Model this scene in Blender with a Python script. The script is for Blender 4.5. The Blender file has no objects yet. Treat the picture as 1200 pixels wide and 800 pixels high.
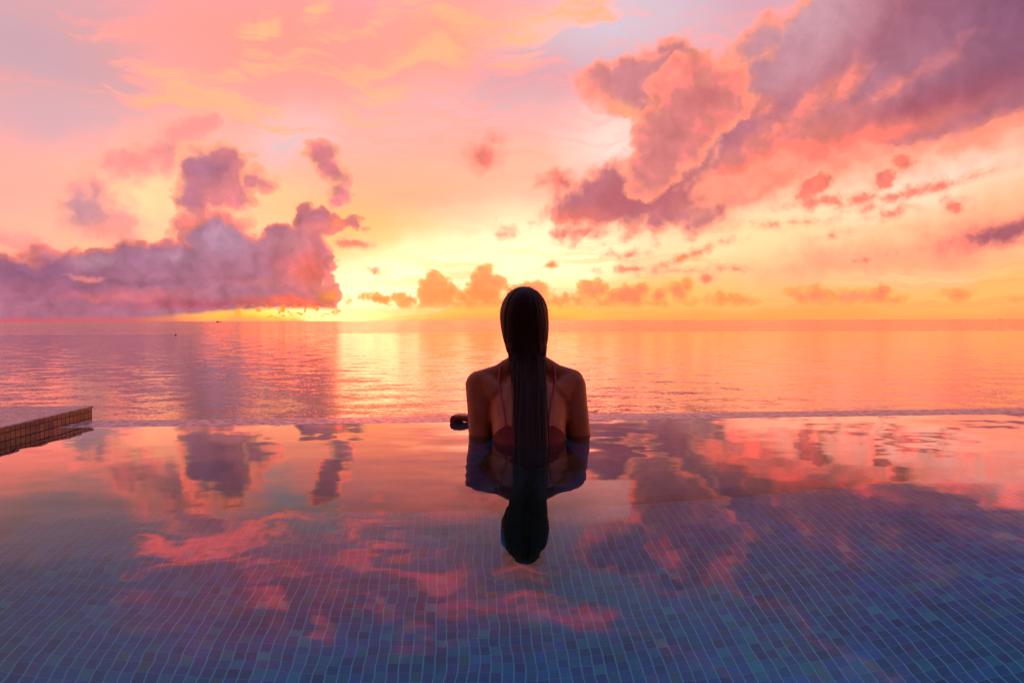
import bpy, bmesh, math, random
from mathutils import Vector, Matrix, Quaternion
from mathutils.bvhtree import BVHTree

random.seed(7)
R = math.radians
scene = bpy.context.scene
col = scene.collection


def lin(c, gain=1.0):
    """sRGB 0..255 -> linear rgb"""
    o = []
    for v in c:
        v = v / 255.0
        v = v / 12.92 if v <= 0.04045 else ((v + 0.055) / 1.055) ** 2.4
        o.append(v * gain)
    return tuple(o)


# ------------------------------------------------------------------ node graph helper
class G:
    """small expression helper over a node tree"""

    def __init__(self, tree):
        self.t = tree

    def new(self, typ, **kw):
        n = self.t.nodes.new(typ)
        for k, v in kw.items():
            setattr(n, k, v)
        return n

    def put(self, sock, v):
        if isinstance(v, bpy.types.NodeSocket):
            self.t.links.new(v, sock)
        elif isinstance(v, (tuple, list)) and len(v) == 3 and sock.type == 'RGBA':
            sock.default_value = (*v, 1)
        else:
            sock.default_value = v

    def m(self, op, a, b=0.0, c=0.0, clamp=False):
        n = self.new('ShaderNodeMath', operation=op, use_clamp=clamp)
        self.put(n.inputs[0], a)
        self.put(n.inputs[1], b)
        self.put(n.inputs[2], c)
        return n.outputs[0]

    def add(self, a, b): return self.m('ADD', a, b)
    def sub(self, a, b): return self.m('SUBTRACT', a, b)
    def mul(self, a, b): return self.m('MULTIPLY', a, b)
    def madd(self, a, b, c): return self.m('MULTIPLY_ADD', a, b, c)
    def smin(self, a, b, k): return self.m('SMOOTH_MIN', a, b, k)

    def v(self, op, a, b=None, c=None, scale=None):
        n = self.new('ShaderNodeVectorMath', operation=op)
        self.put(n.inputs[0], a)
        if b is not None: self.put(n.inputs[1], b)
        if c is not None: self.put(n.inputs[2], c)
        if scale is not None: self.put(n.inputs['Scale'], scale)
        return n.outputs['Value'] if op in ('LENGTH', 'DOT_PRODUCT', 'DISTANCE') else n.outputs[0]

    def xyz(self, x, y, z):
        n = self.new('ShaderNodeCombineXYZ')
        for i, q in enumerate((x, y, z)): self.put(n.inputs[i], q)
        return n.outputs[0]

    def sep(self, a):
        n = self.new('ShaderNodeSeparateXYZ')
        self.put(n.inputs[0], a)
        return n.outputs

    def ramp(self, x, a, b, lo=0.0, hi=1.0, kind='SMOOTHSTEP'):
        n = self.new('ShaderNodeMapRange', interpolation_type=kind, clamp=(kind == 'LINEAR'))
        for i, q in enumerate((x, a, b, lo, hi)): self.put(n.inputs[i], q)
        return n.outputs[0]

    def mix(self, f, a, b, blend='MIX'):
        n = self.new('ShaderNodeMix', data_type='RGBA', blend_type=blend)
        self.put(n.inputs[0], f)
        self.put(n.inputs[6], a)
        self.put(n.inputs[7], b)
        return n.outputs[2]

    def vmix(self, f, a, b):
        n = self.new('ShaderNodeMix', data_type='VECTOR')
        self.put(n.inputs[0], f)
        self.put(n.inputs[4], a)
        self.put(n.inputs[5], b)
        return n.outputs[1]

    def noise(self, vec, scale, detail=2.0, rough=0.5, dim='3D', lac=2.0, dist=0.0, color=False):
        n = self.new('ShaderNodeTexNoise', noise_dimensions=dim)
        self.put(n.inputs['Vector'], vec)
        n.inputs['Scale'].default_value = scale
        n.inputs['Detail'].default_value = detail
        n.inputs['Roughness'].default_value = rough
        n.inputs['Lacunarity'].default_value = lac
        n.inputs['Distortion'].default_value = dist
        return n.outputs['Color'] if color else n.outputs['Fac']

    def voro(self, vec, scale, detail=0.0, rough=0.5, dim='2D', smooth=0.6):
        n = self.new('ShaderNodeTexVoronoi', voronoi_dimensions=dim, feature='SMOOTH_F1')
        self.put(n.inputs['Vector'], vec)
        n.inputs['Scale'].default_value = scale
        n.inputs['Detail'].default_value = detail
        n.inputs['Roughness'].default_value = rough
        n.inputs['Smoothness'].default_value = smooth
        return n.outputs['Distance']

    def gradient(self, x, stops, interp='LINEAR'):
        n = self.new('ShaderNodeValToRGB')
        cr = n.color_ramp
        cr.interpolation = interp
        cr.elements[0].position, cr.elements[0].color = stops[0][0], (*stops[0][1], 1)
        cr.elements[1].position, cr.elements[1].color = stops[1][0], (*stops[1][1], 1)
        for p, c in stops[2:]:
            e = cr.elements.new(p)
            e.color = (*c, 1)
        self.put(n.inputs[0], x)
        return n.outputs[0]

    def inside(self, p, c, rx, ry, rot):
        """distance from the centre of a tilted ellipse, 1 on its outline"""
        if not rot:
            return self.v('LENGTH', self.v('MULTIPLY_ADD', p, (1 / rx, 1 / ry, 0), (-c[0] / rx, -c[1] / ry, 0)))
        if not hasattr(self, 'feat'): self.feat = {}
        if p not in self.feat:
            x, y, _ = self.sep(p)
            self.feat[p] = (self.xyz(self.mul(x, x), self.mul(x, y), self.mul(y, y)), self.xyz(x, y, 1.0))
        q2, q1 = self.feat[p]
        ct, st = math.cos(R(rot)), math.sin(R(rot))
        a = ct * ct / rx ** 2 + st * st / ry ** 2
        b = 2 * ct * st * (1 / rx ** 2 - 1 / ry ** 2)
        d = st * st / rx ** 2 + ct * ct / ry ** 2
        lin_ = (-2 * a * c[0] - b * c[1], -2 * d * c[1] - b * c[0], a * c[0] ** 2 + b * c[0] * c[1] + d * c[1] ** 2)
        s = self.add(self.v('DOT_PRODUCT', q2, (a, b, d)), self.v('DOT_PRODUCT', q1, lin_))
        return self.m('SQRT', s)


# ------------------------------------------------------------------ camera
CAM_H = 0.385
FOC = 800.0                       # pixels per unit tangent at 1200 px width (24 mm lens)
PITCH = math.atan(24.6 / FOC)
ROLL = R(-0.19)
cam_data = bpy.data.cameras.new('camera')
cam_data.sensor_width = 36.0
cam_data.lens = 36.0 * FOC / 1200.0
cam_data.clip_start = 0.02
cam_data.clip_end = 200000.0
cam = bpy.data.objects.new('camera', cam_data)
col.objects.link(cam)
cam.matrix_world = Matrix.Translation((0, 0, CAM_H)) @ Matrix.Rotation(math.pi / 2 - PITCH, 4, 'X') @ Matrix.Rotation(ROLL, 4, 'Z')
scene.camera = cam

# ------------------------------------------------------------------ sky
SUN_AZ, SUN_EL = R(-11.0), R(3.2)


def heading(x, y):
    """compass offset and height above the horizon (in eighths of a radian) of a point of the view"""
    d = Vector(((x - 600) / FOC, 1.0, (400 - y) / FOC))
    d.rotate(Matrix.Rotation(-PITCH, 3, 'X'))
    d.normalize()
    return math.atan2(d.x, d.y) * 8, math.asin(d.z) * 8


def build_sky():
    w = bpy.data.worlds.new('World')
    scene.world = w
    w.use_nodes = True
    t = w.node_tree
    t.nodes.clear()
    g = G(t)
    tc = g.new('ShaderNodeTexCoord')
    d = g.v('NORMALIZE', tc.outputs['Generated'])
    x, y, z = g.sep(d)
    az = g.mul(g.m('ARCTAN2', x, y), 8.0)
    el = g.mul(g.m('ABSOLUTE', g.m('ARCSINE', z)), 8.0)
    p = g.xyz(az, el, 0.0)

    # shared turbulence
    w1 = g.v('SUBTRACT', g.noise(p, 0.9, 3, 0.55, '2D', color=True), (0.5, 0.5, 0.5))
    w2 = g.v('SUBTRACT', g.noise(p, 3.6, 4, 0.6, '2D', color=True), (0.5, 0.5, 0.5))
    flat = g.v('MULTIPLY', w1, (1.0, 0.45, 0.0))
    pw = g.v('MULTIPLY_ADD', flat, (0.75, 0.75, 0), p)              # softly bent
    pc = g.v('MULTIPLY_ADD', w2, (0.20, 0.16, 0), p)                # crumpled, for cumulus
    pc = g.v('MULTIPLY_ADD', w1, (0.16, 0.10, 0), pc)
    to_sun = g.v('NORMALIZE', g.v('SUBTRACT', (SUN_AZ * 8, SUN_EL * 8, 0), p))
    pl = g.v('MULTIPLY_ADD', to_sun, (0.10, 0.10, 0), p)            # a step towards the sun

    def puffs(q):
        return g.noise(q, 2.3, 6, 0.54, '2D')
    f1 = puffs(pc)
    v1 = g.voro(pc, 5.2, 1, 0.5, '2D', 0.5)
    plc = g.v('ADD', pc, g.v('SUBTRACT', pl, p))
    f2 = puffs(plc)
    bump = g.add(g.mul(g.sub(f1, 0.5), 0.52), g.mul(g.sub(0.56, v1), 0.20))
    relief = g.mul(g.sub(f1, f2), 0.52)
    grain = g.sub(g.noise(pc, 5.5, 5, 0.6, '2D'), 0.5)

    def fit(cx, cy, rx, ry):
        a = math.atan((cx - 600) / FOC)
        k = max(0.35, math.cos(a))
        return heading(cx, cy), rx / 100 * k * k, ry / 100 * k

    def splats(base, lst, q=None):
        c = base
        for s in lst:
            cx, cy, rx, ry, rot, rgb, amt = s[:7]
            gain = s[7] if len(s) > 7 else 1.0
            ctr, ax, ay = fit(cx, cy, rx, ry)
            r = g.inside(pw if q is None else q, ctr, ax, ay, rot)
            c = g.vmix(g.ramp(r, 1.0, 0.0, 0.0, amt), c, lin(rgb, gain))
        return c

    def outline(lst, k=0.08, q=None):
        o = None
        for s in lst:
            cx, cy, rx, ry = s[:4]
            rot = s[4] if len(s) > 4 else 0
            ctr, ax, ay = fit(cx, cy, rx, ry)
            r = g.inside(pc if q is None else q, ctr, ax, ay, rot)
            dd = g.mul(g.sub(r, 1.0), math.sqrt(ax * ay) * 0.9 if ax < 3 * ay else ay)
            o = dd if o is None else g.smin(o, dd, k)
        return o

    # ---- the clear and veiled sky between the clouds
    S = []
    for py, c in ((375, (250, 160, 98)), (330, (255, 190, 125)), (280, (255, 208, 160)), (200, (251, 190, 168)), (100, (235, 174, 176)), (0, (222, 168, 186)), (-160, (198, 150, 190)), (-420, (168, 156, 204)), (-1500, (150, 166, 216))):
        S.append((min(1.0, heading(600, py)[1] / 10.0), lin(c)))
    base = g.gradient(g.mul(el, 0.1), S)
    base = splats(base, [
        (1500, 380, 900, 90, 0, (230, 130, 110), .6),
        (-150, 200, 430, 330, 0, (246, 164, 158), .75),
        (60, 60, 330, 120, 0, (208, 168, 181), .95),
        (40, 140, 210, 60, 0, (224, 174, 184), .8),
        (-20, 225, 260, 70, 0, (255, 178, 162), .7),
        (330, 50, 300, 120, 5, (250, 160, 140), .85),
        (560, 40, 200, 70, 12, (255, 170, 126), .85),
        (560, 128, 190, 45, 0, (230, 186, 186), .7),
        (640, 80, 150, 60, 0, (223, 168, 180), .75),
        (720, 20, 190, 75, 0, (222, 204, 218), .95),
        (480, 190, 240, 70, 0, (250, 184, 170), .85),
        (600, 200, 170, 55, 0, (255, 196, 160), .7),
        (720, 165, 120, 70, 0, (255, 228, 214), .95),
        (340, 160, 90, 45, 20, (224, 202, 208), .85),
        (170, 225, 75, 70, 0, (255, 226, 165), .95),
        (325, 240, 85, 55, 0, (255, 212, 150), .85),
        (470, 235, 190, 75, 0, (255, 186, 140), .8),
        (470, 285, 210, 40, 8, (255, 208, 128), .8),
        (1000, 235, 330, 80, 6, (255, 234, 196), .95),
        (1130, 185, 220, 50, 10, (255, 230, 208), .9),
        (860, 290, 300, 70, 0, (255, 230, 168), .9),
        (640, 285, 230, 75, 0, (255, 246, 200), .95, 1.1),
        (520, 316, 290, 56, 6, (255, 244, 186), 1.0, 1.35),
        (450, 335, 165, 42, 8, (255, 244, 178), 1.0, 1.5),
        (655, 322, 130, 44, 0, (255, 244, 184), .9, 1.4),
        (410, 262, 110, 46, 0, (255, 198, 112), .7),
        (880, 345, 420, 46, 0, (255, 200, 106), .85),
        (1120, 345, 260, 52, 0, (255, 192, 108), .9),
        (1050, 324, 150, 16, 3, (255, 236, 170), .95, 1.1),
        (880, 374, 520, 22, 0, (255, 168, 86), .85),
        (600, 364, 260, 16, 0, (255, 190, 76), .8, 1.15),
        (0, 354, 480, 84, 0, (206, 92, 108), 1.0),
        (60, 372, 280, 22, 0, (212, 94, 108), .95),
        (325, 370, 185, 12, 0, (255, 190, 66), 1.0, 1.3),
        (395, 366, 130, 13, 0, (255, 238, 150), .95, 1.6),
    ])
    # thin high streaks
    fib = g.v('MULTIPLY', g.v('ADD', p, g.v('MULTIPLY', w1, (0.9, 0.5, 0))), (0.55, 3.4, 1))
    fibre = g.noise(fib, 1.3, 6, 0.62, '2D')
    pcir = g.v('MULTIPLY_ADD', w1, (0.55, 0.38, 0), p)
    pcir = g.v('MULTIPLY_ADD', w2, (0.20, 0.15, 0), pcir)
    cir = outline([(255, 115, 70, 7, -18), (350, 130, 90, 8, 0), (425, 116, 60, 11, 14), (380, 138, 60, 5, 0), (395, 45, 95, 7, 24),
                   (560, 52, 120, 8, 12), (625, 28, 70, 9, 22), (470, 75, 60, 7, 20), (310, 45, 30, 12, 60), (375, 12, 30, 14, 60), (520, 15, 60, 6, 0),
                   (640, 40, 40, 10, 30)], 0.12, pcir)
    ca = g.ramp(g.add(g.mul(cir, -1.0), g.mul(g.sub(fibre, 0.55), 0.75)), -0.10, 0.16)
    base = g.vmix(ca, base, (1.24, 0.58, 0.25))
    veil = g.ramp(fibre, 0.42, 0.72, 0.0, 0.42)
    base = g.vmix(g.mul(veil, g.ramp(el, 0.6, 2.2)), base, lin((255, 164, 148)))
    band = g.noise(g.v('MULTIPLY', pw, (0.35, 5.0, 1)), 1.6, 5, 0.6, '2D')
    low = g.mul(g.mul(g.ramp(band, 0.50, 0.66), g.ramp(el, 1.35, 0.25, 0.0, 0.55)), g.ramp(az, -2.2, -0.6))
    base = g.vmix(low, base, lin((255, 172, 96)))

    # ---- cloud layers
    def layer(sky, dens, soft, core, rim, rim_w, amt=1.0, rl=3.0, gr=0.0, depth=None):
        a = g.ramp(dens, -soft, soft, 0.0, amt)
        tt = g.ramp(dens if depth is None else depth, 0.0, rim_w)
        c = g.vmix(tt, rim, core)
        k = g.madd(relief, rl, 1.0)
        if gr: k = g.madd(grain, gr, k)
        k = g.m('MAXIMUM', k, 0.35)
        c = g.v('SCALE', c, scale=k)
        return g.vmix(a, sky, c)

    def neg(o, amp): return g.madd(bump, amp, g.mul(o, -1.0))

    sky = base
    # broad soft band low on the right
    o = outline([(1110, 285, 210, 40, 12), (960, 312, 90, 26, 5), (1230, 250, 130, 30, 14)], 0.2, pw)
    sky = layer(sky, neg(o, 0.35), 0.20, lin((252, 156, 124)), lin((255, 190, 140)), 0.3, 0.85, 0.6)

    # its glowing underside, then the great diagonal cloud on the right
    o = outline([(880, 208, 120, 42, 26), (1000, 176, 160, 36, 14), (1170, 150, 190, 34, 9), (800, 235, 60, 30, 30)], 0.2)
    sky = layer(sky, neg(o, 0.5), 0.22, lin((250, 142, 116)), lin((255, 172, 138)), 0.3, 0.95, 1.0)
    o = outline([(735, 232, 85, 38, 5), (690, 246, 62, 26), (655, 212, 28, 15), (770, 258, 55, 16), (685, 270, 60, 9), (795, 238, 42, 30),
                 (850, 246, 36, 12, 35), (805, 182, 52, 46, 45), (775, 205, 48, 34), (830, 138, 62, 42), (855, 108, 44, 30),
                 (700, 94, 34, 18), (735, 92, 55, 22), (785, 84, 55, 24), (745, 115, 62, 24, -12), (775, 60, 28, 12), (905, 125, 100, 62, 20),
                 (1010, 112, 140, 64, 16), (1130, 84, 170, 72, 12), (1260, 30, 200, 110, 10), (965, 45, 100, 42, 35), (890, 52, 60, 18, 30),
                 (1080, 0, 190, 60, 10), (880, 182, 110, 30, 22), (1010, 150, 130, 32, 12), (1160, 132, 150, 24, 10), (1300, -120, 420, 110, 20)], 0.16)
    ccore = splats(lin((196, 118, 130)), [
        (1200, 30, 330, 140, 15, (162, 97, 119), 1.0),
        (1190, 70, 170, 60, 12, (146, 88, 110), .7),
        (1040, 85, 200, 60, 15, (190, 124, 142), .8),
        (1090, 125, 190, 28, 12, (178, 92, 110), .8),
        (940, 38, 150, 66, 30, (220, 168, 178), .95),
        (900, 70, 90, 40, 20, (192, 130, 144), .8),
        (890, 200, 190, 44, 20, (248, 136, 110), 1.0),
        (1010, 168, 190, 24, 12, (250, 132, 112), .9),
        (1180, 150, 200, 22, 9, (252, 146, 124), .95),
        (730, 95, 130, 50, 0, (216, 136, 142), .95),
        (740, 140, 70, 26, -25, (255, 176, 128), 1.0),
        (690, 108, 40, 26, 0, (236, 142, 132), .8),
        (820, 118, 80, 44, 0, (214, 118, 118), .9),
        (790, 170, 70, 50, 45, (214, 118, 118), .9),
        (735, 236, 110, 48, 5, (194, 102, 112), 1.0),
        (780, 225, 60, 30, 0, (196, 106, 118), .8),
        (665, 260, 80, 26, 0, (236, 122, 104), .95),
        (740, 278, 110, 14, 0, (240, 112, 92), .95),
        (855, 245, 40, 20, 35, (218, 112, 110), .9),
        (650, 210, 34, 24, 0, (238, 128, 112), .9),
        (1400, -150, 700, 220, 10, (120, 84, 118), .95),
    ], pc)
    sky = layer(sky, neg(o, 0.62), 0.08, ccore, lin((252, 160, 134)), 0.18, 1.0, 1.0, 0.10)
    # a nearer heap standing in front of it
    o = outline([(816, 108, 56, 36, 0), (788, 102, 26, 22), (852, 97, 32, 20), (800, 150, 66, 44, 52), (772, 190, 52, 32, 52), (842, 128, 44, 28, 20)], 0.12)
    core = splats(lin((228, 132, 128)), [(822, 118, 44, 26, 0, (208, 112, 116), .9), (785, 165, 60, 40, 50, (214, 122, 126), .7), (840, 150, 50, 40, 40, (236, 132, 122), .8)], pc)
    sky = layer(sky, neg(o, 0.5), 0.05, core, lin((255, 160, 130)), 0.14, 0.92, 1.3, 0.08)
    # salmon tops catching the light in front of it
    o = outline([(985, 106, 28, 14, 25), (1040, 108, 42, 6, 22), (945, 124, 34, 10, 30), (896, 124, 15, 9, 15), (1000, 92, 12, 8, 60), (915, 152, 34, 9, 25),
                 (785, 96, 22, 9, 20), (812, 84, 16, 8), (862, 95, 22, 10, -10), (778, 112, 9, 18, -15)], 0.10)
    sky = layer(sky, neg(o, 0.42), 0.11, lin((250, 146, 126)), lin((240, 136, 124)), 0.2, 0.8, 1.8)

    # pale pink heap on the left, then the two towers
    o = outline([(150, 190, 54, 24, 12), (190, 178, 42, 22), (102, 245, 44, 38, -30), (80, 252, 28, 24), (130, 262, 48, 30), (112, 220, 30, 24), (225, 152, 50, 20, 20), (30, 285, 64, 16, -25)], 0.12)
    core = splats(lin((236, 150, 146)), [(95, 240, 60, 36, 0, (206, 142, 158), 1.0), (150, 185, 60, 22, 0, (238, 146, 142), .8), (130, 275, 60, 20, 0, (248, 152, 140), .8)], pc)
    sky = layer(sky, neg(o, 0.55), 0.12, core, lin((255, 182, 158)), 0.2, 0.92, 0.9)
    o = outline([(252, 192, 40, 30), (238, 208, 34, 32), (230, 238, 27, 32), (266, 226, 38, 28), (298, 213, 27, 14), (224, 268, 28, 26), (258, 264, 42, 28),
                 (376, 182, 20, 17, -30), (392, 203, 25, 19, -40), (402, 222, 16, 16), (398, 236, 10, 12)], 0.08)
    core = splats(lin((224, 130, 136)), [(238, 195, 50, 34, 0, (182, 116, 140), 1.0), (225, 232, 24, 40, 0, (190, 118, 140), .9), (275, 215, 50, 24, 0, (216, 124, 132), .7),
                                         (245, 262, 60, 26, 0, (252, 142, 128), .9), (385, 195, 30, 22, -30, (212, 120, 128), .9)], pc)
    sky = layer(sky, neg(o, 0.48), 0.032, core, lin((255, 178, 140)), 0.12, 1.0, 1.5, 0.08)

    # long bank over the horizon on the left
    o = outline([(-60, 325, 90, 40), (10, 322, 55, 30), (65, 316, 46, 24), (112, 310, 48, 24), (150, 318, 56, 34), (185, 300, 42, 20), (215, 316, 62, 38),
                 (256, 284, 40, 38), (300, 312, 60, 40), (330, 290, 44, 32), (364, 264, 28, 26), (402, 262, 28, 9, 10), (362, 306, 36, 36), (340, 338, 52, 18),
                 (386, 346, 16, 6), (-200, 320, 160, 46), (60, 352, 115, 44), (185, 350, 120, 40), (-60, 356, 140, 50), (300, 350, 95, 36)], 0.10)
    cut = g.sub(g.sub(heading(300, 360)[1], el), g.ramp(az, -2.6, -4.3, 0.0, 0.11))
    cut = g.madd(grain, 0.05, cut)
    heap = neg(o, 0.50)
    dens = g.m('SMOOTH_MIN', heap, g.mul(cut, -1.0), 0.05)
    core = splats(lin((176, 108, 134)), [
        (258, 275, 70, 44, 0, (186, 138, 164), .95),
        (180, 305, 120, 30, 0, (160, 108, 138), .85),
        (40, 320, 150, 40, 0, (150, 94, 128), .9),
        (60, 338, 200, 14, 0, (176, 100, 130), .6),
        (170, 345, 90, 16, 0, (214, 108, 122), .7),
        (230, 332, 140, 14, 0, (176, 112, 140), .7),
        (240, 356, 160, 9, 0, (178, 82, 108), .95),
        (370, 268, 60, 32, 20, (216, 118, 126), .95),
        (362, 316, 60, 44, 0, (232, 106, 102), 1.0),
        (345, 354, 90, 13, 0, (240, 100, 84), .95),
        (115, 302, 46, 16, 0, (194, 142, 164), .75), (205, 300, 40, 14, 0, (190, 138, 164), .7), (330, 284, 46, 20, 0, (206, 130, 142), .7),
        (150, 330, 130, 8, 4, (148, 92, 122), .8), (290, 328, 70, 8, -6, (164, 96, 122), .7), (98, 322, 34, 6, -8, (248, 142, 134), .85), (112, 346, 60, 7, 0, (222, 112, 122), .7),
        (310, 332, 60, 9, 0, (206, 116, 128), .7),
        (400, 262, 34, 16, 10, (250, 134, 104), .95),
        (386, 344, 26, 14, 0, (240, 134, 70), 1.0),
    ], pc)
    sky = layer(sky, dens, 0.03, core, lin((236, 130, 122)), 0.11, 1.0, 2.0, 0.15, heap)
    # its lit shelf of rain under the base, and small scraps in the golden slot
    scr = g.add(g.sub(g.noise(g.v('MULTIPLY', p, (1, 1.3, 1)), 11, 4, 0.55, '2D'), 0.545), 0.0)
    slot = g.mul(g.ramp(g.inside(p, heading(345, 363), 0.95, 0.12, 0), 1.0, 0.3), g.ramp(scr, 0.0, 0.04))
    sky = g.vmix(g.mul(slot, 0.85), sky, lin((244, 140, 46)))

    # cumulus row along the horizon
    row = [(450, 349, 39.1, 5.2), (478, 350, 16.7, 5.2), (512, 342, 23.4, 19.0), (507, 326, 11.1, 9.8), (526, 335, 10.0, 9.8), (541, 350, 13.3, 8.6), (568, 338, 21.2, 23.6), (569, 318, 8.8, 9.8), (583, 332, 12.2, 9.8), (552, 342, 10.0, 6.3), (560, 356, 79.4, 7.5), (622, 342, 25.6, 13.2), (612, 354, 23.4, 7.5), (690, 341, 15.6, 13.2), (703, 339, 13.3, 10.9), (668, 352, 30.1, 5.2), (735, 348, 23.4, 13.2), (750, 342, 14.4, 10.9), (773, 345, 13.3, 9.8), (796, 342, 14.4, 13.2), (805, 338, 8.8, 9.8), (740, 356, 97.3, 4.6), (850, 351, 25.6, 7.5), (870, 353, 13.3, 6.3), (934, 347, 14.4, 9.8), (958, 346, 20.0, 12.1), (998, 349, 21.2, 12.1), (1030, 348, 18.9, 12.1), (990, 358, 74.9, 6.3), (1046, 353, 16.7, 6.3), (1120, 347, 21.2, 7.5), (1192, 352, 14.4, 5.2), (1280, 350, 45.8, 9.8), (1400, 346, 68.2, 16.7)]
    pr = g.v('MULTIPLY_ADD', w2, (0.09, 0.06, 0), p)
    o = outline(row, 0.05, pr)
    f3 = g.sub(g.noise(pr, 7.5, 5, 0.55, '2D'), 0.5)
    dens = g.madd(f3, 0.17, g.mul(o, -1.0))
    cut = g.madd(f3, 0.06, g.sub(el, heading(600, 361)[1]))
    dens = g.m('SMOOTH_MIN', dens, cut, 0.03)
    core = splats(lin((250, 146, 96)), [(540, 345, 110, 40, 0, (250, 142, 76), .9), (450, 349, 50, 10, 0, (238, 128, 44), .9), (740, 348, 110, 24, 0, (240, 134, 98), .9), (1000, 350, 120, 26, 0, (246, 146, 108), .9)], p)
    sky = layer(sky, dens, 0.028, core, lin((255, 174, 96)), 0.09, 0.95, 1.2, 0.25)
    # pale mist under the row
    # scraps and streaks
    scraps = [(737, 299, 19.2, 4.5), (800, 303, 48.0, 5.1, 20), (745, 316, 29.6, 4.2), (800, 317, 57.2, 2.9), (857, 316, 16.9, 2.8, -6), (830, 326, 7.8, 6.4), (646, 310, 7.8, 3.4), (955, 218, 29.6, 13.2, 32), (962, 238, 41.1, 7.1, 4), (1010, 235, 31.9, 7.1, 6), (1040, 210, 13.5, 19.9, -40), (1062, 228, 54.9, 7.8, 10), (1104, 219, 43.4, 4.2, 9), (1020, 244, 22.7, 5.6, 4), (1048, 251, 25.0, 6.4, 12), (1120, 241, 16.9, 10.5, -10), (1058, 190, 18.1, 11.8), (975, 277, 13.5, 3.2, 12), (1010, 305, 48.0, 3.2, 6), (930, 262, 36.5, 2.6), (440, 317, 8.9, 2.9), (415, 285, 18.1, 6.4)]
    o = outline(scraps, 0.03, pr)
    dens = g.madd(f3, 0.16, g.mul(o, -1.0))
    core = splats(lin((238, 124, 104)), [(800, 312, 110, 30, 0, (246, 142, 78), .95), (646, 310, 20, 20, 0, (236, 120, 30), 1), (1030, 215, 130, 50, 0, (236, 124, 110), .8)], p)
    sky = layer(sky, dens, 0.05, core, lin((255, 176, 140)), 0.07, 0.92, 1.2)
    o = outline([(567, 183, 19, 16), (577, 165, 10, 8)], 0.06, pr)
    sky = layer(sky, g.madd(f3, 0.18, g.mul(o, -1.0)), 0.13, lin((230, 118, 108)), lin((246, 150, 128)), 0.12, 0.9, 1.0)
    o = outline([(1180, 274, 78, 12, 11), (1300, 255, 130, 16, 10)], 0.06, pr)
    sky = layer(sky, g.madd(f3, 0.14, g.mul(o, -1.0)), 0.07, lin((172, 92, 108)), lin((232, 120, 116)), 0.08, 0.95, 0.5)

    # the far side of the sky, away from the sunset, is dim
    back = g.ramp(y, 0.35, -0.45)
    hi = g.ramp(z, 0.0, 0.9)
    dusk = g.vmix(hi, lin((126, 62, 48)), lin((84, 84, 134)))
    sky = g.vmix(back, sky, dusk)
    # last blue of the day from the Sky Texture
    # the brightest reds are well past white
    r_, g__, b_ = g.sep(sky)
    over = g.m('MAXIMUM', g.sub(r_, 0.75), 0.0)
    r_ = g.madd(g.mul(over, over), 20.0, r_)
    sky = g.xyz(r_, g__, b_)
    nis = g.new('ShaderNodeTexSky', sky_type='NISHITA')
    nis.sun_disc = False
    nis.sun_elevation = SUN_EL
    nis.sun_rotation = SUN_AZ
    sky = g.v('MULTIPLY_ADD', sky, (10, 10, 10), g.v('SCALE', nis.outputs[0], scale=0.02))
    bg = g.new('ShaderNodeBackground')
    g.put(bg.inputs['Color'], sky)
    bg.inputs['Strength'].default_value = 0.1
    out = g.new('ShaderNodeOutputWorld')
    t.links.new(bg.outputs[0], out.inputs[0])
    w.cycles.sampling_method = 'MANUAL'
    w.cycles.sample_map_resolution = 512


build_sky()

sun = bpy.data.lights.new('sun', 'SUN')
sun.energy = 0.0025
sun.angle = R(3.5)
sun.color = (1.0, 0.52, 0.22)
so = bpy.data.objects.new('sun', sun)
col.objects.link(so)
sd = Vector((math.sin(SUN_AZ) * math.cos(SUN_EL), math.cos(SUN_AZ) * math.cos(SUN_EL), math.sin(SUN_EL)))
so.rotation_euler = (-sd).to_track_quat('-Z', 'Y').to_euler()

vs = scene.view_settings
vs.view_transform = 'Standard'
vs.look = 'None'
vs.exposure = 0.0
vs.gamma = 1.0
vs.use_curve_mapping = False
cy = scene.cycles
cy.use_denoising = True
try:
    cy.denoiser = 'OPENIMAGEDENOISE'
except Exception:
    pass
cy.max_bounces = 10
cy.transmission_bounces = 8
cy.glossy_bounces = 4
cy.diffuse_bounces = 3
cy.sample_clamp_indirect = 6.0
cy.caustics_refractive = True
cy.caustics_reflective = True
cy.use_adaptive_sampling = True
cy.adaptive_threshold = 0.012

# ------------------------------------------------------------------ building helpers
def tag(o, label=None, cat=None, group=None, kind=None):
    if label: o['label'] = label
    if cat: o['category'] = cat
    if group: o['group'] = group
    if kind: o['kind'] = kind
    return o


def link_mesh(name, bm, mat, parent=None, smooth=False):
    me = bpy.data.meshes.new(name)
    if len(bm.faces) > 1: bmesh.ops.recalc_face_normals(bm, faces=bm.faces)
    bm.to_mesh(me)
    bm.free()
    if mat: me.materials.append(mat)
    if smooth:
        for f in me.polygons: f.use_smooth = True
    o = bpy.data.objects.new(name, me)
    col.objects.link(o)
    if parent: o.parent = parent
    return o


def empty(name, loc=(0, 0, 0), rz=0.0):
    o = bpy.data.objects.new(name, None)
    o.location = loc
    o.rotation_euler = (0, 0, rz)
    o.empty_display_size = 0.1
    col.objects.link(o)
    return o


def box(bm, x0, x1, y0, y1, z0, z1):
    vs_ = [bm.verts.new((x, y, z)) for z in (z0, z1) for y in (y0, y1) for x in (x0, x1)]
    for f in ((0, 2, 3, 1), (4, 5, 7, 6), (0, 1, 5, 4), (2, 6, 7, 3), (0, 4, 6, 2), (1, 3, 7, 5)):
        bm.faces.new([vs_[i] for i in f])
    return vs_


def quad(bm, pts):
    bm.faces.new([bm.verts.new(q) for q in pts])


def new_mat(name):
    m = bpy.data.materials.new(name)
    m.use_nodes = True
    t = m.node_tree
    t.nodes.clear()
    g = G(t)
    out = g.new('ShaderNodeOutputMaterial')
    return m, g, out


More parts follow.
